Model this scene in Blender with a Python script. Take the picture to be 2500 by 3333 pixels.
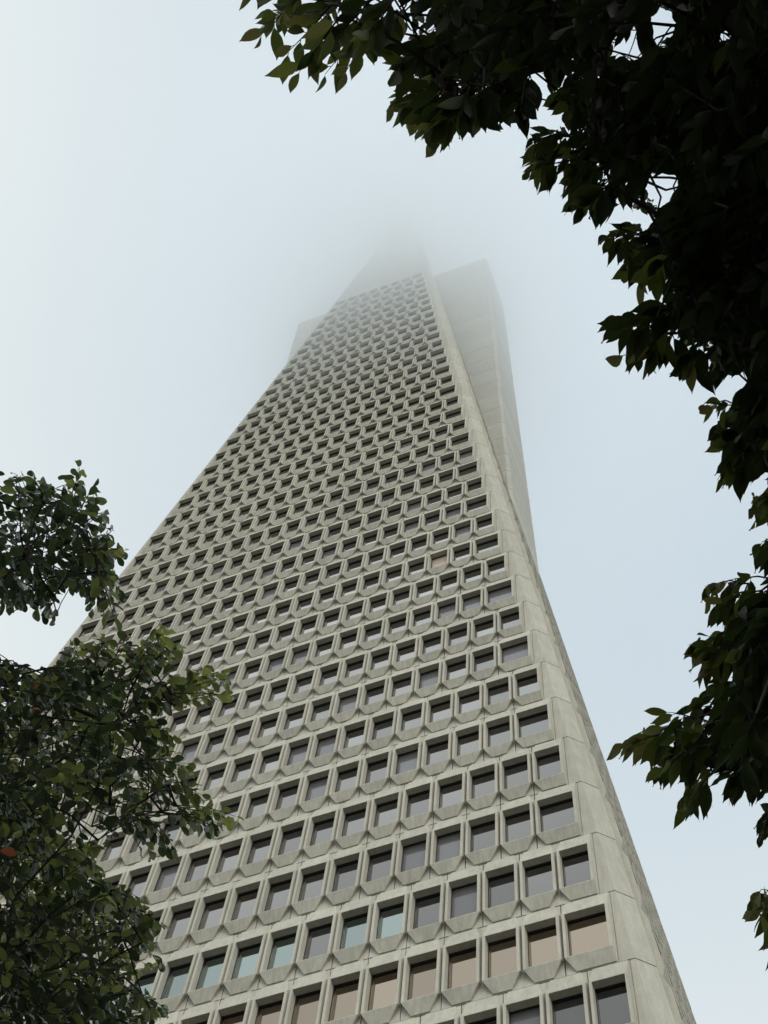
import bpy, math, random
import numpy as np
from mathutils import Vector, Matrix

sc = bpy.context.scene
for o in list(bpy.data.objects):
    bpy.data.objects.remove(o, do_unlink=True)
COL = sc.collection
R = math.radians

# ------------------------------------------------------------------ camera
CAM = np.array([23.383, -50.790, 1.6])
YAW, PITCH, ROLL, FPX = -0.430002, 1.171154, 0.0850266, 5176.8   # focal length in pixels of the 2500 x 3333 photograph
fw = np.array([math.sin(YAW)*math.cos(PITCH), math.cos(YAW)*math.cos(PITCH), math.sin(PITCH)])
_r0 = np.array([math.cos(YAW), -math.sin(YAW), 0.0]); _u0 = np.cross(_r0, fw)
rt = _r0*math.cos(ROLL) + _u0*math.sin(ROLL)
up = -_r0*math.sin(ROLL) + _u0*math.cos(ROLL)
cd = bpy.data.cameras.new('camera'); cam = bpy.data.objects.new('camera', cd); COL.objects.link(cam)
cd.sensor_fit = 'VERTICAL'; cd.sensor_height = 36.0; cd.sensor_width = 27.0
cd.lens = FPX/3333*36.0; cd.clip_start = 0.1; cd.clip_end = 6000
cam.matrix_world = Matrix(((rt[0], up[0], -fw[0], CAM[0]), (rt[1], up[1], -fw[1], CAM[1]), (rt[2], up[2], -fw[2], CAM[2]), (0, 0, 0, 1)))
sc.camera = cam

# ------------------------------------------------------------------ sky, sun, exposure
SUN_DIR = Vector((0.45, -0.58, 0.68)).normalized()      # from the ground towards the sun behind the cloud
SUN_EL = math.asin(SUN_DIR.z); SUN_AZ = math.atan2(SUN_DIR.x, SUN_DIR.y)
W = bpy.data.worlds.new('World'); sc.world = W; W.use_nodes = True
nt = W.node_tree; nt.nodes.clear()
def N(t, **k):
    n = nt.nodes.new(t)
    for a, b in k.items(): setattr(n, a, b)
    return n
sky = N('ShaderNodeTexSky', sky_type='NISHITA', sun_disc=False)
sky.sun_elevation = SUN_EL; sky.sun_rotation = SUN_AZ; sky.dust_density = 2.0
b1 = N('ShaderNodeBackground'); b1.inputs[1].default_value = 0.04
nt.links.new(sky.outputs[0], b1.inputs[0])
tc = N('ShaderNodeTexCoord')
nz = N('ShaderNodeTexNoise'); nz.inputs['Scale'].default_value = 2.2; nz.inputs['Detail'].default_value = 3.0; nz.inputs['Roughness'].default_value = 0.45
nt.links.new(tc.outputs['Generated'], nz.inputs['Vector'])
dt = N('ShaderNodeVectorMath', operation='DOT_PRODUCT'); dt.inputs[1].default_value = Vector((-0.90, -0.40, 0.08)).normalized()
nt.links.new(tc.outputs['Generated'], dt.inputs[0])
mr = N('ShaderNodeMapRange'); mr.inputs['From Min'].default_value = 0.10; mr.inputs['From Max'].default_value = 0.36
mr.inputs['To Min'].default_value = 0.0; mr.inputs['To Max'].default_value = 1.0
nt.links.new(dt.outputs['Value'], mr.inputs['Value'])
mr2 = N('ShaderNodeMapRange'); mr2.inputs['From Min'].default_value = 0.35; mr2.inputs['From Max'].default_value = 0.68
mr2.inputs['To Min'].default_value = -0.08; mr2.inputs['To Max'].default_value = 0.10
nt.links.new(nz.outputs[0], mr2.inputs['Value'])
sz = N('ShaderNodeSeparateXYZ'); nt.links.new(tc.outputs['Generated'], sz.inputs[0])
mr3 = N('ShaderNodeMapRange'); mr3.inputs['From Min'].default_value = 0.90; mr3.inputs['From Max'].default_value = 0.72
mr3.inputs['To Min'].default_value = 0.0; mr3.inputs['To Max'].default_value = 0.75
nt.links.new(sz.outputs['Z'], mr3.inputs['Value'])
ad0 = N('ShaderNodeMath', operation='ADD'); nt.links.new(mr3.outputs[0], ad0.inputs[0])
ad = N('ShaderNodeMath', operation='ADD', use_clamp=True)
nt.links.new(mr.outputs[0], ad0.inputs[1]); nt.links.new(ad0.outputs[0], ad.inputs[0]); nt.links.new(mr2.outputs[0], ad.inputs[1])
mx = N('ShaderNodeMix', data_type='RGBA')
mx.inputs[6].default_value = (0.555, 0.635, 0.675, 1); mx.inputs[7].default_value = (0.745, 0.79, 0.765, 1)
nt.links.new(ad.outputs[0], mx.inputs[0])
b2 = N('ShaderNodeBackground'); b2.inputs[1].default_value = 1.0
nt.links.new(mx.outputs[2], b2.inputs[0])
ads = N('ShaderNodeAddShader'); wo = N('ShaderNodeOutputWorld')
nt.links.new(b1.outputs[0], ads.inputs[0]); nt.links.new(b2.outputs[0], ads.inputs[1]); nt.links.new(ads.outputs[0], wo.inputs[0])

sl = bpy.data.lights.new('sun', 'SUN'); so = bpy.data.objects.new('sun', sl); COL.objects.link(so)
sl.energy = 1.0; sl.angle = R(35); sl.color = (1.0, 0.97, 0.90)
so.rotation_euler = (-SUN_DIR).to_track_quat('-Z', 'Y').to_euler()

sc.view_settings.view_transform = 'Standard'; sc.view_settings.look = 'None'
sc.view_settings.exposure = 0.0; sc.view_settings.gamma = 1.0; sc.view_settings.use_curve_mapping = False
sc.render.engine = 'CYCLES'
cy = sc.cycles
cy.use_denoising = True
cy.max_bounces = 28; cy.diffuse_bounces = 3; cy.glossy_bounces = 3; cy.transmission_bounces = 4
cy.volume_bounces = 24; cy.transparent_max_bounces = 8; cy.volume_step_rate = 1.0

# ------------------------------------------------------------------ helpers
def ray(px, py):                      # unit view direction through a pixel of the photograph (2500 x 3333)
    d = fw*FPX + rt*(px-1250) - up*(py-1666.5)
    return d/np.linalg.norm(d)
def project(P):
    v = np.asarray(P, float) - CAM
    z = v@fw
    return np.stack([1250+FPX*(v@rt)/z, 1666.5-FPX*(v@up)/z], -1)
def tag(o, label=None, cat=None, group=None, kind=None):
    if label: o['label'] = label
    if cat: o['category'] = cat
    if group: o['group'] = group
    if kind: o['kind'] = kind
    return o
class MB:
    def __init__(s): s.v = []; s.f = []; s.m = []
    def quad(s, *p, m=0):
        k = len(s.v); s.v += [tuple(q) for q in p]; s.f.append(tuple(range(k, k+len(p)))); s.m.append(m)
    def box(s, x0, x1, y0, y1, z0, z1, m=0):
        c = [(x, y, z) for z in (z0, z1) for y in (y0, y1) for x in (x0, x1)]
        for f in ((0, 2, 3, 1), (4, 5, 7, 6), (0, 1, 5, 4), (2, 6, 7, 3), (0, 4, 6, 2), (1, 3, 7, 5)): s.quad(*[c[i] for i in f], m=m)
    def tube(s, pts, rad, n=5, m=0):
        pts = [Vector(p) for p in pts]; rings = []
        for i, p in enumerate(pts):
            d = (pts[min(i+1, len(pts)-1)]-pts[max(i-1, 0)]).normalized()
            a = d.orthogonal().normalized() if i == 0 else (a - d*a.dot(d)).normalized()
            b = d.cross(a); k = len(s.v)
            r = rad[i]
            for q in range(n):
                t = 2*math.pi*q/n; s.v.append(tuple(p + a*(r*math.cos(t)) + b*(r*math.sin(t))))
            rings.append(k)
        for i in range(len(rings)-1):
            for q in range(n):
                s.f.append((rings[i]+q, rings[i]+(q+1) % n, rings[i+1]+(q+1) % n, rings[i+1]+q)); s.m.append(m)
        s.f.append(tuple(rings[-1]+q for q in range(n))); s.m.append(m)
    def mesh(s, name, mats, smooth=False):
        me = bpy.data.meshes.new(name); me.from_pydata(s.v, [], s.f)
        for m in (mats if isinstance(mats, (list, tuple)) else [mats]): me.materials.append(m)
        me.polygons.foreach_set('material_index', s.m)
        if smooth: me.polygons.foreach_set('use_smooth', [True]*len(s.f))
        me.update(); return me
def link(name, me, parent=None, M=None):
    o = bpy.data.objects.new(name, me); COL.objects.link(o)
    if parent: o.parent = parent
    if M is not None: o.matrix_local = M
    return o
def empty(name, loc=(0, 0, 0)):
    o = bpy.data.objects.new(name, None); COL.objects.link(o); o.location = loc; return o

# ------------------------------------------------------------------ materials
def mat(name):
    m = bpy.data.materials.new(name); m.use_nodes = True
    return m, m.node_tree, m.node_tree.nodes['Principled BSDF']
def concrete(name, base, var=0.16, rough=0.86):
    m, t, b = mat(name)
    n = t.nodes; L = t.links
    geo = n.new('ShaderNodeNewGeometry')
    n1 = n.new('ShaderNodeTexNoise'); n1.inputs['Scale'].default_value = 1.1; n1.inputs['Detail'].default_value = 8; n1.inputs['Roughness'].default_value = 0.65
    mp = n.new('ShaderNodeMapping'); mp.inputs['Scale'].default_value = (7.0, 7.0, 0.5)          # rain streaks
    n2 = n.new('ShaderNodeTexNoise'); n2.inputs['Scale'].default_value = 1.0; n2.inputs['Detail'].default_value = 6
    n3 = n.new('ShaderNodeTexNoise'); n3.inputs['Scale'].default_value = 14; n3.inputs['Detail'].default_value = 4
    L.new(geo.outputs['Position'], n1.inputs['Vector']); L.new(geo.outputs['Position'], mp.inputs['Vector']); L.new(mp.outputs[0], n2.inputs['Vector'])
    L.new(geo.outputs['Position'], n3.inputs['Vector'])
    oi = n.new('ShaderNodeObjectInfo')
    def rng(src, a, bb, f0=0.3, f1=0.7):
        r = n.new('ShaderNodeMapRange'); r.inputs['From Min'].default_value = f0; r.inputs['From Max'].default_value = f1
        r.inputs['To Min'].default_value = a; r.inputs['To Max'].default_value = bb; L.new(src, r.inputs['Value']); return r.outputs[0]
    def mul(a, c):
        q = n.new('ShaderNodeMath'); q.operation = 'MULTIPLY'; L.new(a, q.inputs[0]); L.new(c, q.inputs[1]); return q.outputs[0]
    k = mul(mul(rng(n1.outputs[0], 1-var, 1+var*0.7), rng(n2.outputs[0], 1-var*1.5, 1+var*0.6)), rng(oi.outputs['Random'], 0.94, 1.05, 0, 1))
    k = mul(k, rng(n3.outputs[0], 0.95, 1.04))
    vm = n.new('ShaderNodeVectorMath'); vm.operation = 'SCALE'; vm.inputs[0].default_value = base
    L.new(k, vm.inputs['Scale']); L.new(vm.outputs[0], b.inputs['Base Color'])
    b.inputs['Roughness'].default_value = rough
    if 'Specular IOR Level' in b.inputs: b.inputs['Specular IOR Level'].default_value = 0.25
    bp = n.new('ShaderNodeBump'); bp.inputs['Strength'].default_value = 0.25; bp.inputs['Distance'].default_value = 0.02
    L.new(n3.outputs[0], bp.inputs['Height']); L.new(bp.outputs[0], b.inputs['Normal'])
    return m
M_CON = concrete('precast_concrete', (0.535, 0.515, 0.43), 0.09)
M_APR = concrete('darker_apron_concrete', (0.485, 0.465, 0.385), 0.12)  # apron faces: darker and more mottled than the panel concrete
M_CORN = concrete('corner_concrete', (0.51, 0.492, 0.412), 0.085)
M_WING = concrete('wing_concrete', (0.55, 0.54, 0.47), 0.05)
M_WSEAL = concrete('wing_sealant', (0.45, 0.44, 0.39), 0.05)
M_CAULK = concrete('light_caulking', (0.70, 0.69, 0.62), 0.1)
M_SEAL = concrete('joint_sealant', (0.10, 0.10, 0.085), 0.1)
def plain(name, c, rough=0.5, metal=0.0):
    m, t, b = mat(name); b.inputs['Base Color'].default_value = (*c, 1); b.inputs['Roughness'].default_value = rough; b.inputs['Metallic'].default_value = metal
    return m
M_FRAME = plain('dark_bronze_frame', (0.012, 0.012, 0.012), 0.45)
def glass(name, c, rough=0.03, dark=(0.02, 0.02, 0.025), k=0.9, flat=False):
    """coated reflective glass before a dark room: mirror-like layer tinted c over a dark base"""
    m, t, b = mat(name); n = t.nodes; L = t.links
    b.inputs['Base Color'].default_value = (*dark, 1); b.inputs['Roughness'].default_value = 0.6
    g = n.new('ShaderNodeBsdfGlossy'); g.inputs['Roughness'].default_value = rough
    lw = n.new('ShaderNodeLayerWeight'); lw.inputs['Blend'].default_value = 0.5
    rp = n.new('ShaderNodeValToRGB'); L.new(lw.outputs['Facing'], rp.inputs[0]); e = rp.color_ramp.elements
    lo = [0.10, 0.23, 0.64, 0.92, 0.98] if not flat else [0.8, 0.85, 0.9, 0.95, 1.0]
    e[0].position = 0.0; e[0].color = (lo[0],)*3+(1,); e[1].position = 1.0; e[1].color = (lo[4],)*3+(1,)
    for p_, v_ in ((0.44, lo[1]), (0.66, lo[2]), (0.75, lo[3])): q_ = e.new(p_); q_.color = (v_, v_, v_, 1)
    mxc = n.new('ShaderNodeMix'); mxc.data_type = 'RGBA'; mxc.blend_type = 'MULTIPLY'; mxc.inputs[0].default_value = 1.0
    L.new(rp.outputs[0], mxc.inputs[6]); mxc.inputs[7].default_value = (*c, 1); L.new(mxc.outputs[2], g.inputs['Color'])
    ms = n.new('ShaderNodeMixShader')
    oi = n.new('ShaderNodeObjectInfo'); pr = n.new('ShaderNodeMapRange'); L.new(oi.outputs['Random'], pr.inputs['Value'])
    pr.inputs['To Min'].default_value = k*0.72; pr.inputs['To Max'].default_value = min(1.0, k*1.08); L.new(pr.outputs[0], ms.inputs[0])
    L.new(b.outputs[0], ms.inputs[1]); L.new(g.outputs[0], ms.inputs[2])
    L.new(ms.outputs[0], n['Material Output'].inputs[0])
    return m
M_GLASS = glass('coated_grey_glass', (0.99, 0.96, 0.92))
M_TEAL = glass('painted_teal_reflection', (0.50, 0.575, 0.545), dark=(0.02, 0.03, 0.03), flat=True)  # teal tint stands in for a glass tower reflected in the pane
M_BEIGE = glass('painted_beige_reflection', (0.60, 0.495, 0.385), dark=(0.03, 0.025, 0.02), flat=True)  # beige tint stands in for the reflection of a concrete building
M_BLIND = glass('glass_over_drawn_blind', (0.9, 0.88, 0.9), 0.12, (0.14, 0.135, 0.135), 0.45)
M_LIT = glass('tan_lit_look_glass', (0.9, 0.8, 0.7), 0.2, (0.55, 0.44, 0.33), 0.35)  # even tan base colour stands in for a lit window

# ------------------------------------------------------------------ ground
g = MB(); S = 3000.0
g.quad((-S, -S, 0), (S, -S, 0), (S, S, 0), (-S, S, 0))
mg, t, b = mat('plaza_paving')
nn = t.nodes.new('ShaderNodeTexNoise'); nn.inputs['Scale'].default_value = 0.4; nn.inputs['Detail'].default_value = 8
ge = t.nodes.new('ShaderNodeNewGeometry'); t.links.new(ge.outputs['Position'], nn.inputs['Vector'])
cr = t.nodes.new('ShaderNodeValToRGB'); cr.color_ramp.elements[0].color = (0.035, 0.034, 0.03, 1); cr.color_ramp.elements[1].color = (0.08, 0.077, 0.07, 1)
t.links.new(nn.outputs[0], cr.inputs[0]); t.links.new(cr.outputs[0], b.inputs['Base Color']); b.inputs['Roughness'].default_value = 0.9
tag(link('ground', g.mesh('ground', mg)), 'grey paved plaza at the foot of the tower', kind='structure')

# ------------------------------------------------------------------ the tower
H = 4.0; SL = 0.085; PI_ = 4*SL*H; Z0 = 97.4; CH = 0.53
TOPJ, BOTJ = -23, 19
HS = H*math.sqrt(1+SL*SL)                     # floor height measured along the slope
def wf(j): return (10+0.25*j)*PI_ + 0.169      # x of the corner fold at joint j
def WP(j): return wf(j) + CH                   # half width at the wall planes
def zj(j): return Z0 - j*H
tower = tag(empty('tower'), 'tall pale concrete pyramid skyscraper with rows of hooded windows, its tip lost in cloud', 'skyscraper')

D = 0.21; GAP = 0.018; GZ = 0.028
def panel_mb(xl, xr, tl, tr):
    """one precast window panel. local: x along the wall, z up the slope (0 = top joint), -y outwards. tl/tr: tapered side or plain end"""
    m = MB(); a0, a1 = xl, xr
    oL, oR = xl+(0.148 if tl else 0.185), xr-(0.148 if tr else 0.185)      # opening
    fL, fR = xl+(0.050 if tl else 0.085), xr-(0.050 if tr else 0.085)    # outer edge of the rim
    bL, bR = xl+(0.030 if tl else 0.045), xr-(0.030 if tr else 0.045)    # foot of the flank
    hL, hR = xl+(0.18 if tl else 0.06), xr-(0.18 if tr else 0.06)        # hood at the top joint
    pL, pR = xl+(0.37 if tl else 0.06), xr-(0.37 if tr else 0.06)        # apron at the bottom joint
    zt, zb = -0.93, -HS+0.70                                             # opening top and bottom
    P = lambda x, z, n: (x, -n, z)
    zT, zB = -GZ, -HS+GZ
    ht, hb = -0.58, -HS+0.80
    # base plate round the foot of the casting, with its edges
    m.quad(P(a0+GAP, zT, 0), P(a0+GAP, ht, 0), P(bL, ht, 0), P(hL, zT-0.03, 0))
    m.quad(P(a0+GAP, ht, 0), P(a0+GAP, hb, 0), P(bL, hb, 0), P(bL, ht, 0))
    m.quad(P(a0+GAP, hb, 0), P(a0+GAP, zB, 0), P(pL, zB+0.03, 0), P(bL, hb, 0))
    m.quad(P(a1-GAP, zT, 0), P(hR, zT-0.03, 0), P(bR, ht, 0), P(a1-GAP, ht, 0))
    m.quad(P(a1-GAP, ht, 0), P(bR, ht, 0), P(bR, hb, 0), P(a1-GAP, hb, 0))
    m.quad(P(a1-GAP, hb, 0), P(bR, hb, 0), P(pR, zB+0.03, 0), P(a1-GAP, zB, 0))
    m.quad(P(a0+GAP, zT, 0), P(hL, zT-0.03, 0), P(hR, zT-0.03, 0), P(a1-GAP, zT, 0))
    m.quad(P(a0+GAP, zB, 0), P(a1-GAP, zB, 0), P(pR, zB+0.03, 0), P(pL, zB+0.03, 0))
    m.quad(P(a0+GAP, zT, 0), P(a1-GAP, zT, 0), P(a1-GAP, zT, -0.2), P(a0+GAP, zT, -0.2))
    m.quad(P(a0+GAP, zB, 0), P(a0+GAP, zB, -0.2), P(a1-GAP, zB, -0.2), P(a1-GAP, zB, 0))
    m.quad(P(a0+GAP, zT, 0), P(a0+GAP, zT, -0.2), P(a0+GAP, zB, -0.2), P(a0+GAP, zB, 0))
    m.quad(P(a1-GAP, zT, 0), P(a1-GAP, zB, 0), P(a1-GAP, zB, -0.2), P(a1-GAP, zT, -0.2))
    # outer rim corners (front)
    rt_, rb_ = zt+0.055, zb-0.03
    F = dict(tl=P(fL, rt_, D), tr=P(fR, rt_, D), bl=P(fL, rb_, D), br=P(fR, rb_, D))
    e = 0.018                                                            # small bevel round the rim
    O = dict(tl=P(oL, zt, D), tr=P(oR, zt, D), bl=P(oL, zb, D), br=P(oR, zb, D))
    m.quad(F['tl'], O['tl'], O['tr'], F['tr']); m.quad(F['bl'], F['br'], O['br'], O['bl'])
    m.quad(F['tl'], F['bl'], O['bl'], O['tl']); m.quad(F['tr'], O['tr'], O['br'], F['br'])
    # hood, apron, flanks
    HL, HR = P(hL, zT-0.03, 0.045), P(hR, zT-0.03, 0.045); AL, AR = P(pL, zB+0.03, 0.045), P(pR, zB+0.03, 0.045)
    m.quad(HL, F['tl'], F['tr'], HR)
    m.quad(AL, AR, F['br'], F['bl'], m=1)
    m.quad(HL, HR, P(hR, zT-0.03, 0), P(hL, zT-0.03, 0)); m.quad(AR, AL, P(pL, zB+0.03, 0), P(pR, zB+0.03, 0))
    for sgn, b_, hx, px_, T, B, HH, AA in ((-1, bL, hL, pL, F['tl'], F['bl'], HL, AL), (1, bR, hR, pR, F['tr'], F['br'], HR, AR)):
        q = [(T, P(b_, ht, 0), P(b_, hb, 0), B), (HH, P(hx, zT-0.03, 0), P(b_, ht, 0), T), (B, P(b_, hb, 0), P(px_, zB+0.03, 0), AA)]
        for w in q: m.quad(*(w if sgn < 0 else w[::-1]))
    # reveal: concrete, then it narrows slightly towards the glass
    nG = D-0.27; i = 0.012
    I = dict(tl=P(oL+i, zt-i, nG), tr=P(oR-i, zt-i, nG), bl=P(oL+i, zb+i, nG), br=P(oR-i, zb+i, nG))
    m.quad(O['tl'], I['tl'], I['tr'], O['tr']); m.quad(O['bl'], O['br'], I['br'], I['bl'])
    m.quad(O['tl'], O['bl'], I['bl'], I['tl']); m.quad(O['tr'], I['tr'], I['br'], O['br'])
    # back of the rebate that holds the metal frame
    f = MB(); nF = nG-0.004; w_ = 0.035; nP = nG-0.07
    A = [(oL+i, zt-i), (oR-i, zt-i), (oR-i, zb+i), (oL+i, zb+i)]
    Bq = [(oL+i+w_, zt-i-w_), (oR-i-w_, zt-i-w_), (oR-i-w_, zb+i+w_), (oL+i+w_, zb+i+w_)]
    for k in range(4):
        k2 = (k+1) % 4
        f.quad(P(*A[k], nF), P(*A[k2], nF), P(*Bq[k2], nF), P(*Bq[k], nF))
        f.quad(P(*Bq[k], nF), P(*Bq[k2], nF), P(*Bq[k2], nP), P(*Bq[k], nP))
    g_ = MB(); g_.quad(P(*Bq[0], nP+0.003), P(*Bq[3], nP+0.003), P(*Bq[2], nP+0.003), P(*Bq[1], nP+0.003))
    return m, f, g_
p2 = PI_/2; ex = PI_*0.25
KINDS = {'mid': (-p2, p2, 1, 1), 'endL': (-p2, p2, 0, 1), 'endR': (-p2, p2, 1, 0), 'wideL': (-p2-ex, p2, 0, 1), 'wideR': (-p2, p2+ex, 1, 0)}
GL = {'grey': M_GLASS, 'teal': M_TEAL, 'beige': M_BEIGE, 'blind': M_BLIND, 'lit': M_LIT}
TPL = {}; ME = {}
for k, a in KINDS.items():
    TPL[k] = panel_mb(*a)
    ME[k, 'panel'] = TPL[k][0].mesh('window_panel', [M_CON, M_APR]); ME[k, 'frame'] = TPL[k][1].mesh('window_frame', M_FRAME)
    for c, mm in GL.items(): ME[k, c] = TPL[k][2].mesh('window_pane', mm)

def row_slots(i):
    """row i lies between joints i and i+1; returns (kind, x) from left to right"""
    hw = (10+0.25*i)*PI_
    if i % 2 == 0:
        n = 20+i//2; return [('endL' if k == 0 else 'endR' if k == n-1 else 'mid', (k-(n-1)/2)*PI_) for k in range(n)]
    n = 20+(i-1)//2
    return [('wideL' if k == 0 else 'wideR' if k == n-1 else 'mid', (k-(n-1)/2)*PI_) for k in range(n)]
tilt = Matrix.Rotation(-math.atan(SL), 4, 'X')
def slot_matrix(i, x, side=0):
    M = Matrix.Translation((x, -WP(i), zj(i))) @ tilt
    return Matrix.Rotation(side*math.pi/2, 4, 'Z') @ M
rng = random.Random(7)
def pane_kind(i, x):
    """what shows in each window: read off the photograph floor by floor"""
    d = (10+0.25*i)*PI_ - x                    # metres from the right end of the row
    r = rng.random()
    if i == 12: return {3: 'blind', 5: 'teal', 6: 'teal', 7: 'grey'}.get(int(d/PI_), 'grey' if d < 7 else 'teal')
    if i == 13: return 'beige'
    if i == 3 and 3.2 < d < 4.3: return 'lit'
    if i in (5, 7) and d < 1.8: return 'blind'
    if (i == 5 and d < 5) or (i == 11 and 4.5 < d < 5.9): return 'blind'
    if i in (5, 7, 9): return 'blind' if r < 0.20 else 'grey'
    return 'blind' if r < 0.09 else 'grey'
slots = []
for i in range(TOPJ, BOTJ):
    for k, x in row_slots(i):
        M = slot_matrix(i, x)
        c = M @ Vector((0, -0.3, -HS/2)); q = project([c.x, c.y, c.z])
        dist = (Vector(CAM)-c).length
        vis = -30 < q[0] < 2530 and -30 < q[1] < 3390
        slots.append((i, k, x, M, vis, dist))
order = sorted([s for s in slots if s[4]], key=lambda s: s[5])
near = order[:300]; nearid = {id(s) for s in near}; rest = [s for s in slots if id(s) not in nearid]
pk = {id(s): pane_kind(s[0], s[2]) for s in slots}
for s in near:
    i, k, x, M, vis, dist = s
    po = link('window_panel', ME[k, 'panel'], tower, M)
    link('window_frame', ME[k, 'frame'], po)
    c = pk[id(s)]
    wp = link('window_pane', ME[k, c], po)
    wp.matrix_local = Matrix.Rotation(rng.gauss(0, 0.0022), 4, 'X') @ Matrix.Rotation(rng.gauss(0, 0.002), 4, 'Z')
    if c != 'grey': wp['label'] = {'teal': 'pane tinted teal for a reflection', 'beige': 'pane tinted warm beige for a reflection', 'blind': 'pane with a grey blind drawn', 'lit': 'pane coloured tan for a lit look'}[c]
def merge(items, which, mats, matof=None, name='x'):
    vs, fs, ms = [], [], []; n0 = 0
    for (k, M, s) in items:
        t_ = TPL[k][which]; V = np.array(t_.v); A = np.array(M)
        vs.append(V@A[:3, :3].T + A[:3, 3]); fs += [tuple(q+n0 for q in f) for f in t_.f]
        ms += [matof(s)]*len(t_.f) if matof else list(t_.m); n0 += len(V)
    me = bpy.data.meshes.new(name); me.from_pydata(np.concatenate(vs).tolist(), [], fs)
    for m_ in mats: me.materials.append(m_)
    me.polygons.foreach_set('material_index', ms); me.update(); return me
gl = list(GL); glm = [GL[c] for c in gl]
it = [(s[1], s[3], s) for s in rest]
mo = lambda s: gl.index(pk[id(s)]) if s is not None else 0
tag(link('upper_window_panels', merge(it, 0, [M_CON, M_APR], None, 'upper_window_panels'), tower), 'window panels of the upper floors fading into cloud', kind='stuff')
tag(link('upper_window_frames', merge(it, 1, [M_FRAME], None, 'upper_window_frames'), tower), kind='stuff')
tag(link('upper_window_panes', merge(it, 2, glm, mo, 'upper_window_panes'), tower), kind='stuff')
side = []
for i in range(TOPJ, BOTJ):
    for k, x in row_slots(i): side.append((k, slot_matrix(i, x, 1), None))
tag(link('side_window_panels', merge(side, 0, [M_CON, M_APR], None, 'side_window_panels'), tower), 'window panels of the side face seen edge on', kind='stuff')
tag(link('side_window_frames', merge(side, 1, [M_FRAME], None, 'side_window_frames'), tower), kind='stuff')
tag(link('side_window_panes', merge(side, 2, glm, mo, 'side_window_panes'), tower), kind='stuff')

ck = MB()
for s in near:
    i, k, x, M, vis, dist = s
    if k in ('endR', 'wideR') or rng.random() > 0.6: continue
    xx = p2; off = rng.choice((-0.028, 0.0, 0.028)); hw_ = 0.013
    for za_, zb_ in ((-0.03, -0.55), (-HS+0.95, -HS+0.03)):
        ck.quad(*[tuple(M @ Vector(q)) for q in ((xx+off-hw_, -0.004, za_), (xx+off-hw_, -0.004, zb_), (xx+off+hw_, -0.004, zb_), (xx+off+hw_, -0.004, za_))])
tag(link('joint_caulking', ck.mesh('joint_caulking', M_CAULK), tower), kind='stuff')

# corner panels: front strip, chamfer, side strip; the same casting on every floor
def corner_mesh():
    m = MB(); b = 0.169
    def P(kind, t):            # t: 0 top joint .. 1 bottom joint; returns x, y relative to the corner of the wall planes at the top joint
        g_ = t*SL*H
        return {'e0': (-CH-b+GAP, -g_), 'f': (-CH+g_, -g_), 'c': (g_, CH-g_), 'e1': (g_, CH+b-GAP)}[kind]
    z0, z1 = -GZ, -H+GZ; t0, t1 = GZ/H, 1-GZ/H
    names = ['e0', 'f', 'c', 'e1']
    top = [(*P(k, t0), z0) for k in names]; bot = [(*P(k, t1), z1) for k in names]
    for a in range(3): m.quad(top[a], bot[a], bot[a+1], top[a+1])
    ins = lambda p: (p[0]-0.12, p[1]+0.12, p[2])
    for a in range(3):
        m.quad(top[a], top[a+1], ins(top[a+1]), ins(top[a])); m.quad(bot[a+1], bot[a], ins(bot[a]), ins(bot[a+1]))
    m.quad(top[0], ins(top[0]), ins(bot[0]), bot[0]); m.quad(top[3], bot[3], ins(bot[3]), ins(top[3]))
    return m.mesh('corner_panel', M_CORN)
cm = corner_mesh()
for i in range(TOPJ, BOTJ):
    link('corner_panel', cm, tower, Matrix.Translation((WP(i), -WP(i), zj(i))))
    link('corner_panel', cm, tower, Matrix.Rotation(-math.pi/2, 4, 'Z') @ Matrix.Translation((WP(i), -WP(i), zj(i))))

# the wall core behind the panels, down to the top of the legs
core = MB()
def ring(z, inset=0.24):
    j = (Z0-z)/H; w_ = WP(j)-inset; c = CH
    return [(w_-c, -w_, z), (w_, -w_+c, z), (w_, w_-c, z), (w_-c, w_, z), (-w_+c, w_, z), (-w_, w_-c, z), (-w_, -w_+c, z), (-w_+c, -w_, z)]
a, b_ = ring(zj(TOPJ)), ring(zj(BOTJ))
for k in range(8): core.quad(a[k], b_[k], b_[(k+1) % 8], a[(k+1) % 8])
core.quad(*a[::-1]); core.quad(*b_)
link('wall_core', core.mesh('wall_core', M_SEAL), tower)
# blank walls on the two faces turned away
bw = MB()
for s_ in (2, 3):
    M = Matrix.Rotation(s_*math.pi/2, 4, 'Z')
    for i in range(TOPJ, BOTJ):
        w0, w1 = WP(i)-CH, WP(i+1)-CH
        pts = [(-w0, -WP(i)+.02, zj(i)-GAP), (-w1, -WP(i+1)+.02, zj(i+1)+GAP), (w1, -WP(i+1)+.02, zj(i+1)+GAP), (w0, -WP(i)+.02, zj(i)-GAP)]
        bw.quad(*[tuple(M@Vector(q)) for q in pts])
link('rear_wall', bw.mesh('rear_wall', M_CON), tower)

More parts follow.
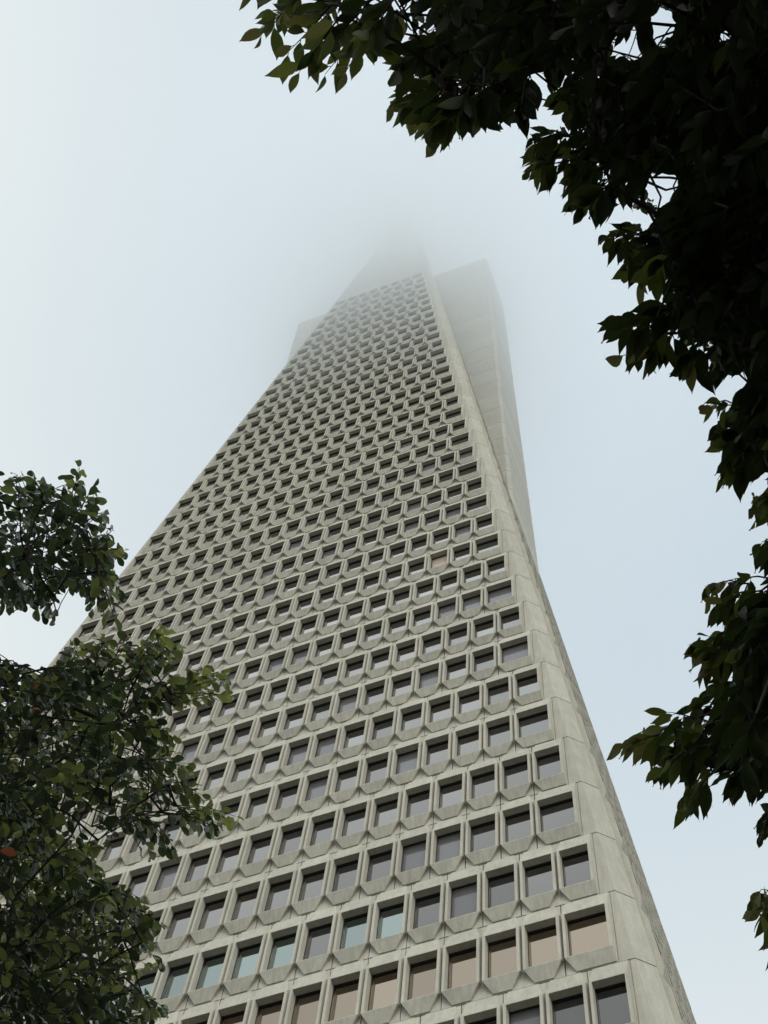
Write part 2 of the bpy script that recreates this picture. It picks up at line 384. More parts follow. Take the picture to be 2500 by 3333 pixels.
# blank hollow spire above the last windows, in courses of slabs
spm = MB(); zt = zj(TOPJ); za = Z0+161.95-2.5
k = 0; z = zt
while z < za-4:
    z2 = min(z+4.0, za)
    def oct_(z):
        w_ = max(0.25, WP((Z0-z)/H)); c = min(CH, w_*.4)
        return [(w_-c, -w_, z), (w_, -w_+c, z), (w_, w_-c, z), (w_-c, w_, z), (-w_+c, w_, z), (-w_, w_-c, z), (-w_, -w_+c, z), (-w_+c, -w_, z)]
    A, B = oct_(z+0.03), oct_(z2-0.03); A2, B2 = [[(p[0]*.99, p[1]*.99, p[2]) for p in q] for q in (A, B)]
    for q in range(8):
        q2 = (q+1) % 8
        spm.quad(A[q], A[q2], B[q2], B[q]); spm.quad(B[q], B[q2], B2[q2], B2[q]); spm.quad(A[q2], A[q], A2[q], A2[q2])
    z = z2
A = oct_(z)
for q in range(8): spm.quad(A[q], A[(q+1) % 8], (0, 0, Z0+163))
link('spire', spm.mesh('spire', M_CON), tower)

# the two wings: upright shafts that stand clear of the sloping walls
XW, YW, WC = 12.8, 3.45, 0.28; WZ0, WZ1 = zj(-4)-0.0-4.0*0+0.0, 198.6
def wing(sgn):
    wg = link('wing', None, tower)
    n = 22; hh = (WZ1-(zj(0)+12.0))/n
    def prism(z0, z1, o):
        m = MB(); x1 = XW+o; y1 = YW+o
        pl = [(3, -y1), (x1-WC, -y1), (x1, -y1+WC), (x1, y1-WC), (x1-WC, y1), (3, y1)]
        pl = [(sgn*x, y) for x, y in pl]
        for k in range(6):
            k2 = (k+1) % 6; q = [(*pl[k], z0), (*pl[k2], z0), (*pl[k2], z1), (*pl[k], z1)]
            m.quad(*(q if sgn > 0 else q[::-1]))
        m.quad(*[(*p, z1) for p in (pl if sgn > 0 else pl[::-1])]); m.quad(*[(*p, z0) for p in (pl[::-1] if sgn > 0 else pl)])
        return m
    pm = prism(0.02, 4.0-0.75-0.02, 0.0).mesh('wing_panel', M_WING)
    bm_ = prism(0.02, 0.75-0.02, 0.008).mesh('wing_band', M_WING)
    zlo = zj(-3); c_ = prism(zlo-2, WZ1-0.5, -0.012); link('shaft_core', c_.mesh('shaft_core', M_WSEAL), wg)
    z = zlo
    while z+4 < WZ1-9:
        link('wing_band', bm_, wg, Matrix.Translation((0, 0, z)))
        link('wing_panel', pm, wg, Matrix.Translation((0, 0, z+0.75)))
        z += 4
    link('wing_top', prism(z+0.03, WZ1, 0.0).mesh('wing_top', M_WING), wg)
    return wg
wing(1); wing(-1)

# slanting concrete legs under the pyramid, down to the plaza
zt_ = zj(BOTJ); wt_ = WP(BOTJ)
lg = MB()
def bar(m, a, b, r0=0.55, r1=0.75):
    a, b = Vector(a), Vector(b); m.tube([a, b], [r0, r1], 4)
for s_ in range(4):
    M = Matrix.Rotation(s_*math.pi/2, 4, 'Z')
    for k in range(5):
        x = -wt_+ (k+0.5)*2*wt_/5
        for dx in (-wt_/5, wt_/5):
            m = MB(); bar(m, M@Vector((x+dx*0.97, -wt_+0.6, zt_+0.3)), M@Vector((x+dx*0.08, -wt_-1.6, -0.2)))
            link('leg', m.mesh('leg', M_CON), tower)
lb = MB(); lb.box(-15, 15, -15, 15, 0, zt_); link('lobby', lb.mesh('lobby', M_FRAME), tower)

# ------------------------------------------------------------------ low cloud round the top of the tower
cl = MB(); CZ0, CZ1 = 110.0, 262.0; CR = 72.0
n = 40; prof = [(CZ0, 50), (CZ0+8, 64), (CZ0+25, 70), (CZ0+70, CR), (CZ1-40, CR), (CZ1-12, 60), (CZ1, 40)]
for z, r in prof:
    for q in range(n): cl.v.append((r*math.cos(2*math.pi*q/n), r*math.sin(2*math.pi*q/n), z))
for a in range(len(prof)-1):
    for q in range(n): cl.f.append((a*n+q, a*n+(q+1) % n, (a+1)*n+(q+1) % n, (a+1)*n+q)); cl.m.append(0)
cl.f.append(tuple(range(n))[::-1]); cl.m.append(0); cl.f.append(tuple((len(prof)-1)*n+q for q in range(n))); cl.m.append(0)
mc = bpy.data.materials.new('cloud_vapour'); mc.use_nodes = True; t = mc.node_tree; t.nodes.clear()
def V_(ty, **k):
    n_ = t.nodes.new(ty)
    for a_, b__ in k.items(): setattr(n_, a_, b__)
    return n_
pv = V_('ShaderNodeVolumePrincipled'); pv.inputs['Color'].default_value = (0.962, 0.98, 0.995, 1); pv.inputs['Anisotropy'].default_value = 0.78
geo = V_('ShaderNodeTexCoord'); sp = V_('ShaderNodeSeparateXYZ'); t.links.new(geo.outputs['Object'], sp.inputs[0])
nz1 = V_('ShaderNodeTexNoise'); nz1.inputs['Scale'].default_value = 0.045; nz1.inputs['Detail'].default_value = 3.0
t.links.new(geo.outputs['Object'], nz1.inputs['Vector'])
def math_(op, a_, b__, clamp=False):
    q = V_('ShaderNodeMath', operation=op, use_clamp=clamp)
    for i_, v_ in enumerate((a_, b__)):
        if v_ is None: continue
        if isinstance(v_, (int, float)): q.inputs[i_].default_value = v_
        else: t.links.new(v_, q.inputs[i_])
    return q.outputs[0]
zn = math_('ADD', math_('ADD', sp.outputs['Z'], math_('MULTIPLY', sp.outputs['X'], 0.4)), math_('MULTIPLY', math_('SUBTRACT', nz1.outputs[0], 0.5), 30.0))
hgt = math_('MULTIPLY', math_('SUBTRACT', zn, 126.0), 0.01)
hgt = math_('MINIMUM', math_('MAXIMUM', hgt, 0.0), 0.95)
den = math_('MULTIPLY', math_('POWER', hgt, 1.1), 0.066)
rad = math_('SQRT', math_('ADD', math_('POWER', sp.outputs['X'], 2.0), math_('POWER', sp.outputs['Y'], 2.0)), None)
fall = V_('ShaderNodeMapRange', interpolation_type='SMOOTHSTEP'); fall.inputs['From Min'].default_value = 6; fall.inputs['From Max'].default_value = 54
fall.inputs['To Min'].default_value = 1.0; fall.inputs['To Max'].default_value = 0.0; t.links.new(rad, fall.inputs['Value'])
topf = V_('ShaderNodeMapRange', interpolation_type='SMOOTHSTEP'); topf.inputs['From Min'].default_value = 222; topf.inputs['From Max'].default_value = 256
topf.inputs['To Min'].default_value = 1.0; topf.inputs['To Max'].default_value = 0.0; t.links.new(sp.outputs['Z'], topf.inputs['Value'])
den = math_('MULTIPLY', math_('MULTIPLY', den, fall.outputs[0]), topf.outputs[0])
t.links.new(den, pv.inputs['Density'])
ou = V_('ShaderNodeOutputMaterial'); t.links.new(pv.outputs[0], ou.inputs['Volume'])
tag(link('low_cloud', cl.mesh('low_cloud', mc)), 'thin low cloud wrapped round the top of the tower', kind='stuff')

# ------------------------------------------------------------------ trees
def leaf_material(name, cols, trans, rough=0.32, spec=0.5):
    m, t, b = mat(name); n = t.nodes; L = t.links
    at = n.new('ShaderNodeAttribute'); at.attribute_name = 'tone'
    oi = n.new('ShaderNodeObjectInfo'); oi.label = 'per leaf'
    mxv = n.new('ShaderNodeMath'); mxv.operation = 'MAXIMUM'; L.new(at.outputs['Fac'], mxv.inputs[0])
    at2 = n.new('ShaderNodeAttribute'); at2.attribute_type = 'OBJECT'; at2.attribute_name = 'tone'; L.new(at2.outputs['Fac'], mxv.inputs[1])
    cr = n.new('ShaderNodeValToRGB'); e = cr.color_ramp.elements; e[0].position = cols[0][0]; e[0].color = (*cols[0][1], 1); e[1].position = cols[-1][0]; e[1].color = (*cols[-1][1], 1)
    for p_, c_ in cols[1:-1]: q = e.new(p_); q.color = (*c_, 1)
    L.new(mxv.outputs[0], cr.inputs[0]); L.new(cr.outputs[0], b.inputs['Base Color']); b.inputs['Roughness'].default_value = rough
    b.inputs['Specular IOR Level'].default_value = spec
    tr = n.new('ShaderNodeBsdfTranslucent'); hs = n.new('ShaderNodeHueSaturation'); hs.inputs['Saturation'].default_value = 1.02; hs.inputs['Value'].default_value = trans[1]; hs.inputs['Hue'].default_value = 0.495
    L.new(cr.outputs[0], hs.inputs['Color']); L.new(hs.outputs[0], tr.inputs['Color'])
    ms = n.new('ShaderNodeMixShader'); ms.inputs[0].default_value = trans[0]
    L.new(b.outputs[0], ms.inputs[1]); L.new(tr.outputs[0], ms.inputs[2]); L.new(ms.outputs[0], n['Material Output'].inputs[0])
    return m
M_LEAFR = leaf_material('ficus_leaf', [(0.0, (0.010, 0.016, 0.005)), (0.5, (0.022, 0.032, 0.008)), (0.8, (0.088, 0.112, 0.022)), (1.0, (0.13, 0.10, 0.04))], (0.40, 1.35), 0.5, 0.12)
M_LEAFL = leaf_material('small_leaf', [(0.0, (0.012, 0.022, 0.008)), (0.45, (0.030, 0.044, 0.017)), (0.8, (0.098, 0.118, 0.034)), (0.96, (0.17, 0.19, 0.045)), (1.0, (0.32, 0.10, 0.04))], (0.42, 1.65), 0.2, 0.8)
M_BARK = concrete('bark', (0.032, 0.027, 0.021), 0.3)

def leaf_template(L_, Wd, seed, tipw=0.0, point=1.0):
    """leaf along +x, up +z: two halves folded at the midrib, drooping tip"""
    r = random.Random(seed)
    T = [0.0, 0.10, 0.26, 0.44, 0.62, 0.78, 0.90, 1.0]
    if point > 0: Wv = [0.02, 0.45, 0.88, 1.0, 0.84, 0.48, 0.15, 0.0]
    else: Wv = [0.02, 0.38, 0.74, 0.97, 1.0, 0.82, 0.50, 0.0]
    bend = r.uniform(0.05, 0.22); fold = r.uniform(0.10, 0.45); sway = r.uniform(-0.08, 0.08); wav = r.uniform(0.0, 0.05)
    V = []; F = []
    pet = 0.12
    for t_, w_ in zip(T, Wv):
        x = (pet+t_)*L_; z = -bend*t_*t_*L_; y0 = sway*math.sin(t_*3.0)*L_; hw = w_*Wd*0.5
        zz = z+fold*hw+wav*L_*math.sin(t_*9+seed)
        V += [(x, y0-hw, zz), (x, y0, z), (x, y0+hw, z+fold*hw-wav*L_*math.sin(t_*8+seed))]
    for k in range(len(T)-1):
        a = 3*k; F += [(a, a+3, a+4, a+1), (a+1, a+4, a+5, a+2)]
    a = len(V); s_ = 0.012*L_
    V += [(0, -s_, 0), (0, s_, 0), (pet*L_*1.1, -s_, 0), (pet*L_*1.1, s_, 0)]; F.append((a, a+2, a+3, a+1))
    return np.array(V), F
TR = [leaf_template(0.104, 0.037, s) for s in range(6)]
TL = [leaf_template(0.066, 0.035, 20+s, point=-1) for s in range(6)]
_grid = {}
def inside(poly, x, y, q=4.0):
    g_ = _grid.get(id(poly))
    if g_ is None:
        P = np.array(poly); lo = P.min(0)-q; hi = P.max(0)+q
        xs = np.arange(lo[0], hi[0], q); ys = np.arange(lo[1], hi[1], q); X, Y = np.meshgrid(xs, ys)
        c = np.zeros(X.shape, bool); j = len(P)-1
        for i in range(len(P)):
            (xi, yi), (xj, yj) = P[i], P[j]
            if yi != yj: c ^= ((yi > Y) != (yj > Y)) & (X < (xj-xi)*(Y-yi)/(yj-yi)+xi)
            j = i
        g_ = _grid[id(poly)] = (c, lo[0], lo[1], poly)
    i, j = int((y-g_[2])/q+0.5), int((x-g_[1])/q+0.5)
    return 0 <= i < g_[0].shape[0] and 0 <= j < g_[0].shape[1] and bool(g_[0][i, j])

class Tree:
    def __init__(s, polys, holes, T, L_, seed):
        s.polys = polys; s.holes = holes; s.T = T; s.L = L_; s.r = random.Random(seed); s.leaves = []; s.tw = MB(); s.nodes = []; s.tv = 0.13; s.big = 1.12; s.extra = 1; s.bias = Vector((0, 0, 0))
    def ok(s, pts, mg=0):
        for q in pts:
            x, y = q
            if mg >= 0:
                if not any(inside(p, x, y) for p in s.polys): return False
                if mg and not all(any(inside(p, x+mg*math.cos(a), y+mg*math.sin(a)) for p in s.polys) for a in (0, 1.57, 3.14, 4.71)): return False
            elif not any(inside(p, x+f*-mg*math.cos(a), y+f*-mg*math.sin(a)) for p in s.polys for a in (0, .785, 1.57, 2.36, 3.14, 3.93, 4.71, 5.5) for f in (0, 1)): return False
            for hx, hy, hr in s.holes:
                if (x-hx)**2+(y-hy)**2 < hr*hr: return False
        return True
    def spray(s, B, E, n, tone=0.3, scale=1.0, check=True, hang=0.35, mg=0):
        """a twig from B to E with alternate leaves"""
        r = s.r; B, E = Vector(B), Vector(E); d = (E-B); Lt = d.length
        if Lt < 1e-4: return
        dn = d.normalized(); sag = Vector((0, 0, -Lt*0.08)); kept = 0
        pts = [B + d*t_ + sag*math.sin(math.pi*t_)*-1 + Vector([r.gauss(0, Lt*0.012) for _ in range(3)]) for t_ in (0, .25, .5, .75, 1)]
        pts[0] = B; pts[-1] = E; new = []; n0 = len(s.leaves); tl_ = 0
        side = dn.cross(Vector((0, 0, 1)));
        if side.length < 0.1: side = dn.orthogonal()
        side.normalize()
        for k in range(n):
            t_ = (k+0.6)/n; i_ = min(3, int(t_*4)); f_ = t_*4-i_
            P = pts[i_].lerp(pts[i_+1], f_)
            sg = 1 if k % 2 else -1
            last = k == n-1
            ax = (dn*(1.0 if last else r.uniform(0.45, 0.8)) + side*sg*(0.1 if last else r.uniform(0.45, 1.0)) + Vector((0, 0, -1))*r.uniform(0, hang*2) + Vector([r.gauss(0, 0.22) for _ in range(3)]) + s.bias).normalized()
            nr = Vector((r.gauss(0, 0.45), r.gauss(0, 0.45), 1.0)); y = nr.cross(ax)
            if y.length < 0.05: continue
            y.normalize(); z = ax.cross(y)
            sc_ = scale*r.uniform(0.72, 1.12)*(0.8 if t_ > 0.85 else 1.0)
            tip = P+ax*s.L*1.1*sc_; mid = P+ax*s.L*0.6*sc_
            if check:
                q = project([tuple(tip), tuple(mid)])
                if not s.ok(q, mg): continue
            kept += 1; tl_ = t_; new.append(None)
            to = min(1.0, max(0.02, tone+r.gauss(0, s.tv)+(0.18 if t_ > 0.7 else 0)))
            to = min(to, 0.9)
            if tone > 0.55 and r.random() < 0.002: to = 1.0
            M = np.array(((ax.x, y.x, z.x, P.x), (ax.y, y.y, z.y, P.y), (ax.z, y.z, z.z, P.z), (0, 0, 0, 1.0)))
            M[:3, :3] *= sc_
            s.leaves.append((r.randrange(len(s.T)), M, to))
        if kept < 0.34*n and check:
            del s.leaves[n0:]; return 0
        if kept or not check:
            cut = max(0.25, tl_); pts = [pts[min(3, int(cut*u*4))].lerp(pts[min(3, int(cut*u*4))+1], cut*u*4-min(3, int(cut*u*4))) for u in (0, .25, .5, .75, 1)]
            if check and not s.ok(project([tuple(p) for p in pts]), mg):
                del s.leaves[n0:]; return 0
            s.tw.tube(pts, [0.0032, 0.0028, 0.0023, 0.0018, 0.0010], 3)
            s.nodes.append((tuple(B), tuple(dn)))
        return kept
    def build(s, root, mat_, name='leaf', nobj=300):
        # the leaves that show largest become objects, the rest one part
        sc_ = []
        for k, (ti, M, to) in enumerate(s.leaves):
            P = M[:3, 3]; q = project(P); d = np.linalg.norm(P-CAM)
            # towards the outline of the crown a leaf is seen whole
            e = sum(1 for a in range(8) if not any(inside(p, q[0]+90*math.cos(a*.785), q[1]+90*math.sin(a*.785)) for p in s.polys))
            f = -10 < q[0] < 2510 and -10 < q[1] < 3343
            sc_.append(((1 if f else -50) + 0.25*e + 4.0/d, k))
        sc_.sort(reverse=True); top = {k for _, k in sc_[:nobj]}
        mes = []
        for V, F in s.T:
            me = bpy.data.meshes.new(name); me.from_pydata(V.tolist(), [], F); me.materials.append(mat_); me.polygons.foreach_set('use_smooth', [True]*len(F)); me.update(); mes.append(me)
        vs, fs, tn = [], [], []; n0 = 0
        for k, (ti, M, to) in enumerate(s.leaves):
            if k in top:
                o = link(name, mes[ti], root); o.matrix_local = Matrix(np.array(M).tolist()) ; o['tone'] = float(to)
            else:
                V, F = s.T[ti]; vs.append(V@M[:3, :3].T+M[:3, 3]); fs.append((np.array(F)+n0)); tn.append(np.full(len(V), to)); n0 += len(V)
        V = np.concatenate(vs); F = np.concatenate(fs)
        me = bpy.data.meshes.new('foliage'); me.from_pydata(V.tolist(), [], F.tolist()); me.materials.append(mat_)
        a = me.attributes.new('tone', 'FLOAT', 'POINT'); a.data.foreach_set('value', np.concatenate(tn))
        me.polygons.foreach_set('use_smooth', [True]*len(F)); me.update()
        tag(link('foliage', me, root), kind='stuff')
        print('leaves', len(s.leaves))
K = 2500/1659.0
def DP(pts): return [(x*K, y*K) for x, y in pts]
def at(px, py, d): return Vector(CAM + ray(px, py)*d)

def grow(tree, polys_bbox, tips, n_fill, dmin, dmax, spread, tone, sprl, nl, out_dir, tonef=None, inset=0):
    r = tree.r
    for (tx, ty, bx, by, cnt, tn) in tips:
        cnt = max(1, cnt+tree.extra)             # sprigs that make the outline
        for c in range(cnt):
            d0 = r.uniform(dmin, dmin+(dmax-dmin)*0.35); d1 = d0*r.uniform(1.0, 1.08)
            j = 17 if c else 4
            A_ = at((bx)*K+r.gauss(0, j), (by)*K+r.gauss(0, j), d1); B_ = at(tx*K+r.gauss(0, j), ty*K+r.gauss(0, j), d0)
            B_ = B_ + (A_-B_).normalized()*tree.L*0.85
            if (B_-A_).length > 0.32: A_ = B_ + (A_-B_).normalized()*r.uniform(0.26, 0.34)
            tree.spray(A_, B_, nl-1, tn+(0.15 if tree.extra == 0 else 0.05), mg=-32, scale=r.uniform(0.85, tree.big))  # outline sprigs get a paler tone: light on rim leaves put into colour
    for k in range(n_fill):
        x0, y0, x1, y1 = polys_bbox[k % len(polys_bbox)]
        x, y = r.uniform(x0, x1)*K, r.uniform(y0, y1)*K
        if not any(inside(p, x, y) for p in tree.polys): continue
        d = r.uniform(dmin, dmax); E = at(x, y, d)
        o = Vector(out_dir(x, y)) + Vector([r.gauss(0, 0.55) for _ in range(3)])
        o.normalize(); B = E - o*sprl*r.uniform(0.7, 1.2)
        tree.spray(B, E, nl, (tonef(x, y, r) if tonef else tone), mg=inset)

def limbs(tree, root, trunk_pts, trunk_r, nlimb, seed):
    """trunk, limbs and thin branches that carry the sprigs"""
    r = random.Random(seed)
    m = MB(); m.tube(trunk_pts, trunk_r, 10); link('trunk', m.mesh('trunk', M_BARK, True), root)
    nodes = [n_ for n_ in tree.nodes]; r.shuffle(nodes)
    P = np.array([n_[0] for n_ in nodes])
    # k-means style hubs
    hubs = P[:nlimb].copy()
    for _ in range(6):
        dd = ((P[:, None]-hubs[None])**2).sum(-1); lab = dd.argmin(1)
        for k in range(nlimb):
            if (lab == k).any(): hubs[k] = P[lab == k].mean(0)
    T0 = [Vector(p) for p in trunk_pts]
    bm_ = MB()
    for k in range(nlimb):
        idx = np.where(lab == k)[0]
        if len(idx) == 0: continue
        hub = Vector(hubs[k]); src = min(T0[2:], key=lambda p: (p-hub).length); midp = src.lerp(hub, 0.5)+Vector((r.gauss(0, .15), r.gauss(0, .15), 0.25))
        L_ = (hub-src).length; rr = 0.010+0.006*L_
        q_ = [project(tuple(src.lerp(hub, u))) for u in (.2, .4, .6, .8, .9, 1)]
        if any(0 < a_[0] < 2500 and 0 < a_[1] < 3333 and not any(inside(p, *a_) for p in tree.polys) for a_ in q_): continue
        m = MB(); m.tube([src, src.lerp(midp, .5)+Vector((0, 0, .06)), midp, midp.lerp(hub, .5)+Vector((0, 0, .05)), hub], [rr*1.5, rr*1.2, rr, rr*.7, rr*.45], 6)
        link('limb', m.mesh('limb', M_BARK, True), root)
        # sub hubs
        sub = [hub]
        for i_ in idx:
            b = Vector(P[i_]); n_ = min(sub, key=lambda p: (p-b).length + 0.15*(p-hub).length); md = n_.lerp(b, .5)+Vector((r.gauss(0, .02), r.gauss(0, .02), .03))
            q_ = [project(tuple(n_.lerp(b, u))) for u in (0, .1, .3, .5, .7, .9, 1)]+[project(tuple(md))]
            if any(not any(inside(p, *a_) for p in tree.polys) for a_ in q_) or (n_-b).length > 0.9: sub.append(b); continue
            bm_.tube([n_, md, b], [0.006, 0.0045, 0.0032], 3); sub.append(b)
            if len(sub) > 60: sub.pop(1)
    tag(link('branches', bm_.mesh('branches', M_BARK), root), kind='stuff')
    tag(link('twigs', tree.tw.mesh('twigs', M_BARK), root), kind='stuff')

# ---- right tree: large pointed leaves, close to the camera
PR = [DP([(505, -40), (505, 8), (515, 75), (525, 128), (560, 112), (575, 165), (600, 220), (655, 200), (680, 220), (722, 214), (745, 165), (800, 140), (835, 110), (815, 172), (850, 205), (820, 232), (862, 262), (905, 322), (942, 324), (985, 292),
          (1022, 290), (1060, 250), (1075, 277), (1125, 268), (1135, 205), (1165, 235), (1190, 275), (1215, 300), (1118, 305), (1104, 378), (1185, 428), (1225, 425), (1228, 475), (1300, 462), (1345, 480), (1282, 515), (1300, 570), (1335, 600), (1372, 625),
          (1375, 665), (1400, 690), (1350, 680), (1278, 708), (1305, 765), (1320, 802), (1345, 775), (1385, 814), (1425, 780), (1470, 830), (1490, 818), (1525, 815), (1575, 812), (1540, 855), (1490, 868), (1530, 905), (1508, 945), (1520, 1000), (1548, 1058), (1585, 1020),
          (1615, 1050), (1602, 1110), (1630, 1130), (1665, 1140), (2750, 1140), (2750, -950), (505, -950)]),
      DP([(2750, 1141), (1648, 1160), (1640, 1172), (1610, 1180), (1640, 1215), (1590, 1255), (1500, 1262), (1488, 1310), (1530, 1330), (1500, 1372), (1455, 1408), (1480, 1452), (1550, 1470), (1560, 1500), (1490, 1490), (1455, 1510), (1500, 1560), (1430, 1555), (1380, 1522),
          (1345, 1560), (1375, 1590), (1308, 1622), (1350, 1642), (1405, 1640), (1388, 1672), (1420, 1712), (1455, 1710), (1470, 1782), (1500, 1760), (1520, 1730), (1560, 1740), (1600, 1745), (1606, 1790), (1632, 1832), (1650, 1780), (1680, 1760), (2750, 1890)]),
      DP([(2750, 1900), (1680, 1905), (1640, 1925), (1605, 1905), (1590, 1970), (1620, 1990), (1665, 1995), (1660, 2020), (1640, 2040), (1650, 2075), (1680, 2060), (2750, 2190)])]
HR = [(2157, 82, 30), (2318, 50, 12), (2381, 101, 13), (2002, 190, 16), (2084, 139, 9), (2052, 164, 9), (2157, 612, 30), (2350, 120, 12), (1845, 242, 12), (2120, 320, 8), (2010, 640, 8), (1800, 560, 10)]
HR = [(a_, b_, c_*1.5+6) for a_, b_, c_ in HR]
TRr = Tree(PR, HR, TR, 0.102, 11); TRr.big = 1.15; TRr.extra = 0; TRr.bias = Vector(tuple(-0.55*up - 0.25*rt))
tips_r = [(528, 112, 650, -10, 1, .55), (505, 5, 610, -60, 1, .6), (560, 60, 665, -20, 2, .5), (578, 160, 720, 10, 1, .6), (604, 215, 735, 30, 1, .6), (665, 210, 800, 30, 1, .55), (716, 212, 800, 60, 1, .55), (690, 130, 800, 0, 2, .3), (760, 120, 850, 0, 2, .3),
          (800, 140, 870, 20, 2, .4), (650, 80, 760, -30, 2, .35), (820, 168, 960, 90, 3, .2), (822, 232, 930, 170, 3, .5), (866, 268, 950, 170, 3, .35), (905, 318, 960, 190, 3, .3), (940, 320, 985, 200, 3, .45), (980, 290, 1010, 190, 3, .3), (1022, 288, 1040, 170, 3, .15),
          (1075, 275, 1110, 160, 3, .1), (1122, 262, 1140, 150, 3, .1), (1135, 215, 1240, 140, 3, .2), (1190, 270, 1280, 190, 3, .3), (1110, 370, 1240, 330, 4, .4), (1120, 308, 1240, 300, 3, .3), (1190, 424, 1290, 350, 3, .3), (1230, 472, 1310, 400, 3, .25), (1300, 460, 1350, 380, 2, .3),
          (1285, 520, 1400, 500, 3, .3), (1335, 598, 1430, 540, 3, .3), (1372, 622, 1440, 540, 3, .45), (1280, 712, 1420, 690, 3, .3), (1350, 680, 1460, 660, 2, .2), (1320, 800, 1400, 710, 2, .35), (1385, 812, 1440, 720, 3, .3), (1475, 828, 1510, 740, 3, .2), (1525, 815, 1570, 740, 3, .2),
          (1492, 870, 1610, 870, 2, .5), (1512, 948, 1620, 920, 3, .3), (1548, 1056, 1610, 960, 3, .3), (1605, 1115, 1690, 1050, 3, .45), (1612, 1182, 1720, 1170, 2, .3), (1640, 1212, 1730, 1190, 2, .2), (1498, 1308, 1640, 1290, 3, .5), (1505, 1266, 1620, 1262, 2, .5), (1460, 1408, 1600, 1370, 3, .5),
          (1482, 1450, 1600, 1390, 3, .5), (1455, 1512, 1600, 1540, 2, .3), (1384, 1524, 1540, 1560, 2, .45), (1310, 1622, 1470, 1580, 2, .6), (1312, 1618, 1450, 1570, 2, .6), (1392, 1670, 1530, 1600, 4, .3), (1472, 1780, 1540, 1660, 3, .45), (1560, 1735, 1620, 1640, 3, .15),
          (1630, 1830, 1690, 1740, 3, .2), (1606, 1910, 1700, 1960, 2, .6), (1596, 1968, 1700, 1975, 2, .5), (1645, 2070, 1720, 2010, 2, .55), (1500, 1500, 1640, 1480, 3, .2), (1420, 1600, 1600, 1600, 3, .2)]
odr = lambda x, y: (-0.55*rt[0]-0.45*up[0], -0.55*rt[1]-0.45*up[1], -0.55*rt[2]-0.45*up[2]-0.15)
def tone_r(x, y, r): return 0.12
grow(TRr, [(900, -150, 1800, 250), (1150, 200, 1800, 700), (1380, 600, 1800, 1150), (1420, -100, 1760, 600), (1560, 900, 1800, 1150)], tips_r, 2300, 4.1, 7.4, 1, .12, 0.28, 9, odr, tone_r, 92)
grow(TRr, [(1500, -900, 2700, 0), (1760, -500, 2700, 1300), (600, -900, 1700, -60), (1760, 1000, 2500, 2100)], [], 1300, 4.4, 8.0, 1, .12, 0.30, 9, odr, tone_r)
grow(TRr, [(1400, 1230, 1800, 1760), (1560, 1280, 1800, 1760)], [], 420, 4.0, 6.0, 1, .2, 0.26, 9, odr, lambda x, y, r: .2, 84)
rb = at(2900, 2600, 5.5)
base_r = Vector((rb.x, rb.y, 0))
root_r = tag(empty('tree', (0, 0, 0)), 'dark leafy tree overhead with large pointed leaves, framing the tower on the right', 'tree')
hubR = at(2750, 900, 6.2)
trunk_r = [(base_r.x+.25, base_r.y-.15, -0.1), (base_r.x+.1, base_r.y, 1.2), (base_r.x, base_r.y+.05, 2.4), tuple(Vector((base_r.x, base_r.y, 2.4)).lerp(hubR, .5)), tuple(hubR)]
limbs(TRr, root_r, trunk_r, [.17, .14, .12, .10, .06], 12, 5)
TRr.build(root_r, M_LEAFR)

# ---- left tree: small rounded leaves, further off
PL_ = [DP([(-300, 1000), (0, 1003), (30, 1020), (60, 1003), (75, 1048), (100, 1028), (140, 1035), (160, 1020), (165, 988), (180, 988), (188, 1010), (205, 1040), (195, 1085), (178, 1105), (225, 1095), (245, 1125), (240, 1160), (262, 1172), (290, 1190), (268, 1205), (225, 1205), (215, 1240),
           (248, 1262), (245, 1300), (210, 1322), (185, 1285), (150, 1280), (128, 1350), (98, 1362), (70, 1320), (25, 1340), (0, 1300), (-300, 1300)]),
      DP([(-300, 1340), (0, 1352), (20, 1395), (50, 1390), (60, 1420), (105, 1430), (145, 1400), (142, 1352), (165, 1385), (205, 1365), (255, 1372), (285, 1362), (300, 1400), (330, 1392), (360, 1345), (400, 1362), (398, 1400), (440, 1412), (475, 1440), (505, 1460), (515, 1500), (470, 1495), (430, 1520),
          (395, 1505), (370, 1540), (385, 1560), (400, 1605), (440, 1650), (425, 1690), (470, 1730), (530, 1775), (510, 1790), (465, 1790), (455, 1815), (415, 1835), (388, 1862), (350, 1850), (322, 1845), (280, 1790), (248, 1830), (225, 1850), (250, 1900), (290, 1895),
          (325, 1965), (368, 2005), (340, 2030), (368, 2095), (315, 2110), (330, 2150), (370, 2190), (345, 2260), (-300, 2300)])]
HL_ = [(150, 1690, 22), (250, 2790, 12), (420, 2280, 10)]
TLt = Tree(PL_, [(370, 2800, 26), (330, 2720, 18), (200, 2880, 12), (560, 2600, 20), (60, 2500, 10), (420, 3080, 16), (310, 3000, 14), (300, 2660, 14), (110, 2560, 12), (470, 3120, 16)], TL, 0.066, 23)
TLt.tv = 0.2
PL_.append(DP([(190, 1180), (225, 1185), (275, 1235), (278, 1300), (255, 1335), (215, 1345), (190, 1300)]))
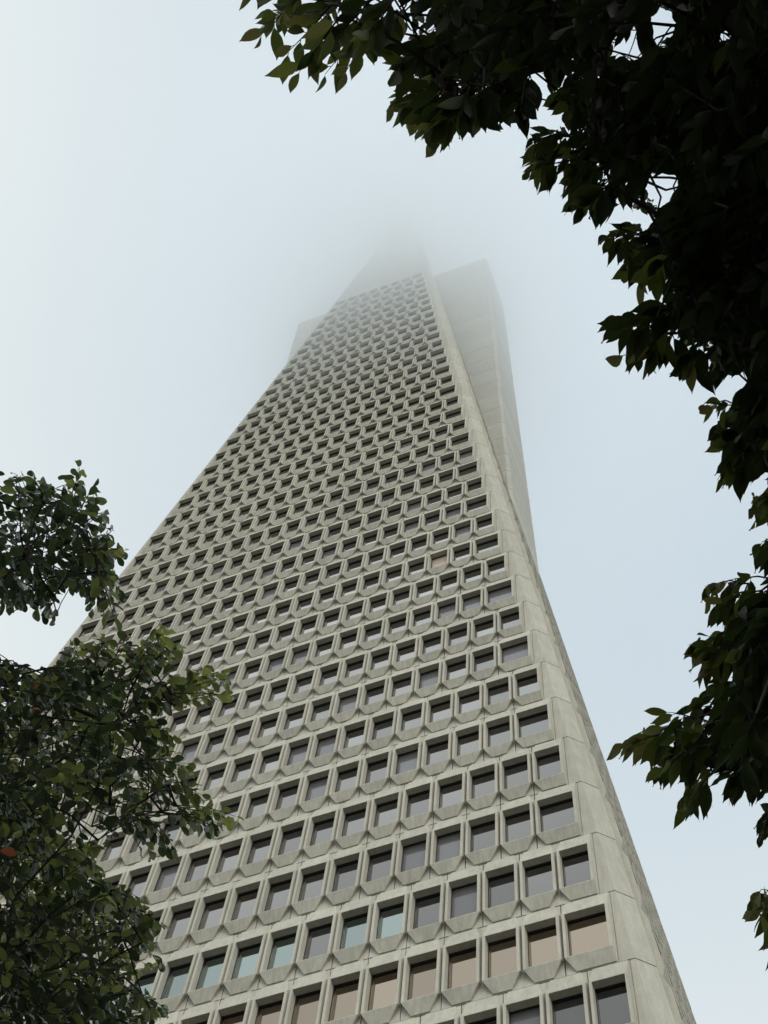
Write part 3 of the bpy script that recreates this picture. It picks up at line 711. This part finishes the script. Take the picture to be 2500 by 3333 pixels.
tips_l = [(252, 1335, 215, 1230, 2, .45), (270, 1290, 195, 1205, 2, .45), (225, 1340, 190, 1240, 1, .3), (172, 990, 150, 1110, 1, .5), (30, 1015, 40, 1100, 2, .35), (60, 1008, 90, 1090, 1, .35), (105, 1032, 60, 1110, 1, .35), (235, 1100, 140, 1160, 2, .35), (283, 1190, 180, 1190, 2, .5), (243, 1150, 160, 1190, 2, .35), (240, 1295, 130, 1240, 2, .4), (120, 1350, 60, 1250, 3, .3), (60, 1315, 20, 1230, 2, .3),
          (205, 1045, 150, 1130, 2, .4), (20, 1330, 0, 1250, 1, .3),
          (380, 1352, 280, 1440, 3, .7), (398, 1398, 280, 1450, 2, .7), (165, 1372, 150, 1450, 2, .55), (230, 1370, 190, 1450, 2, .55), (285, 1370, 220, 1460, 2, .5), (500, 1458, 350, 1490, 3, .7), (510, 1498, 370, 1500, 3, .75), (470, 1440, 340, 1500, 2, .7), (420, 1515, 300, 1520, 3, .5),
          (395, 1600, 280, 1560, 3, .4), (520, 1772, 380, 1740, 4, .7), (500, 1790, 360, 1750, 3, .6), (455, 1730, 330, 1690, 3, .55), (430, 1660, 300, 1640, 3, .45), (385, 1855, 300, 1760, 3, .4), (330, 1840, 270, 1750, 2, .3), (365, 2005, 250, 1950, 3, .6), (320, 1960, 220, 1920, 3, .5),
          (366, 2092, 240, 2050, 3, .6), (370, 2190, 240, 2120, 3, .5), (345, 2035, 230, 2000, 2, .5)]
odl = lambda x, y: (0.65*rt[0]+0.1*up[0], 0.65*rt[1]+0.1*up[1], 0.65*rt[2]+0.1*up[2]+0.15)
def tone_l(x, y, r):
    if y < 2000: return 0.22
    # light put into leaf tone: paler sprigs, more near the bottom, darker between
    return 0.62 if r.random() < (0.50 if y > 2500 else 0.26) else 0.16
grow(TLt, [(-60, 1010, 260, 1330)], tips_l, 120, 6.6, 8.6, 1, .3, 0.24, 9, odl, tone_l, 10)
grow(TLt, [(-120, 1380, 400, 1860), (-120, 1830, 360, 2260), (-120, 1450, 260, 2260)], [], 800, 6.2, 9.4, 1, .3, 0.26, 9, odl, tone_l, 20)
lbp = at(-900, 3000, 8.5)
base_l = Vector((lbp.x, lbp.y, 0)); hubL = at(-500, 2300, 8.3)
root_l = tag(empty('tree'), 'green small-leaved tree standing before the lower left of the tower', 'tree')
trunk_l = [(base_l.x-.2, base_l.y, -0.1), (base_l.x, base_l.y, 1.5), (base_l.x+.05, base_l.y+.1, 3.0), tuple(Vector((base_l.x, base_l.y, 3.0)).lerp(hubL, .5)), tuple(hubL)]
limbs(TLt, root_l, trunk_l, [.16, .13, .11, .09, .05], 10, 6)
TLt.build(root_l, M_LEAFL)
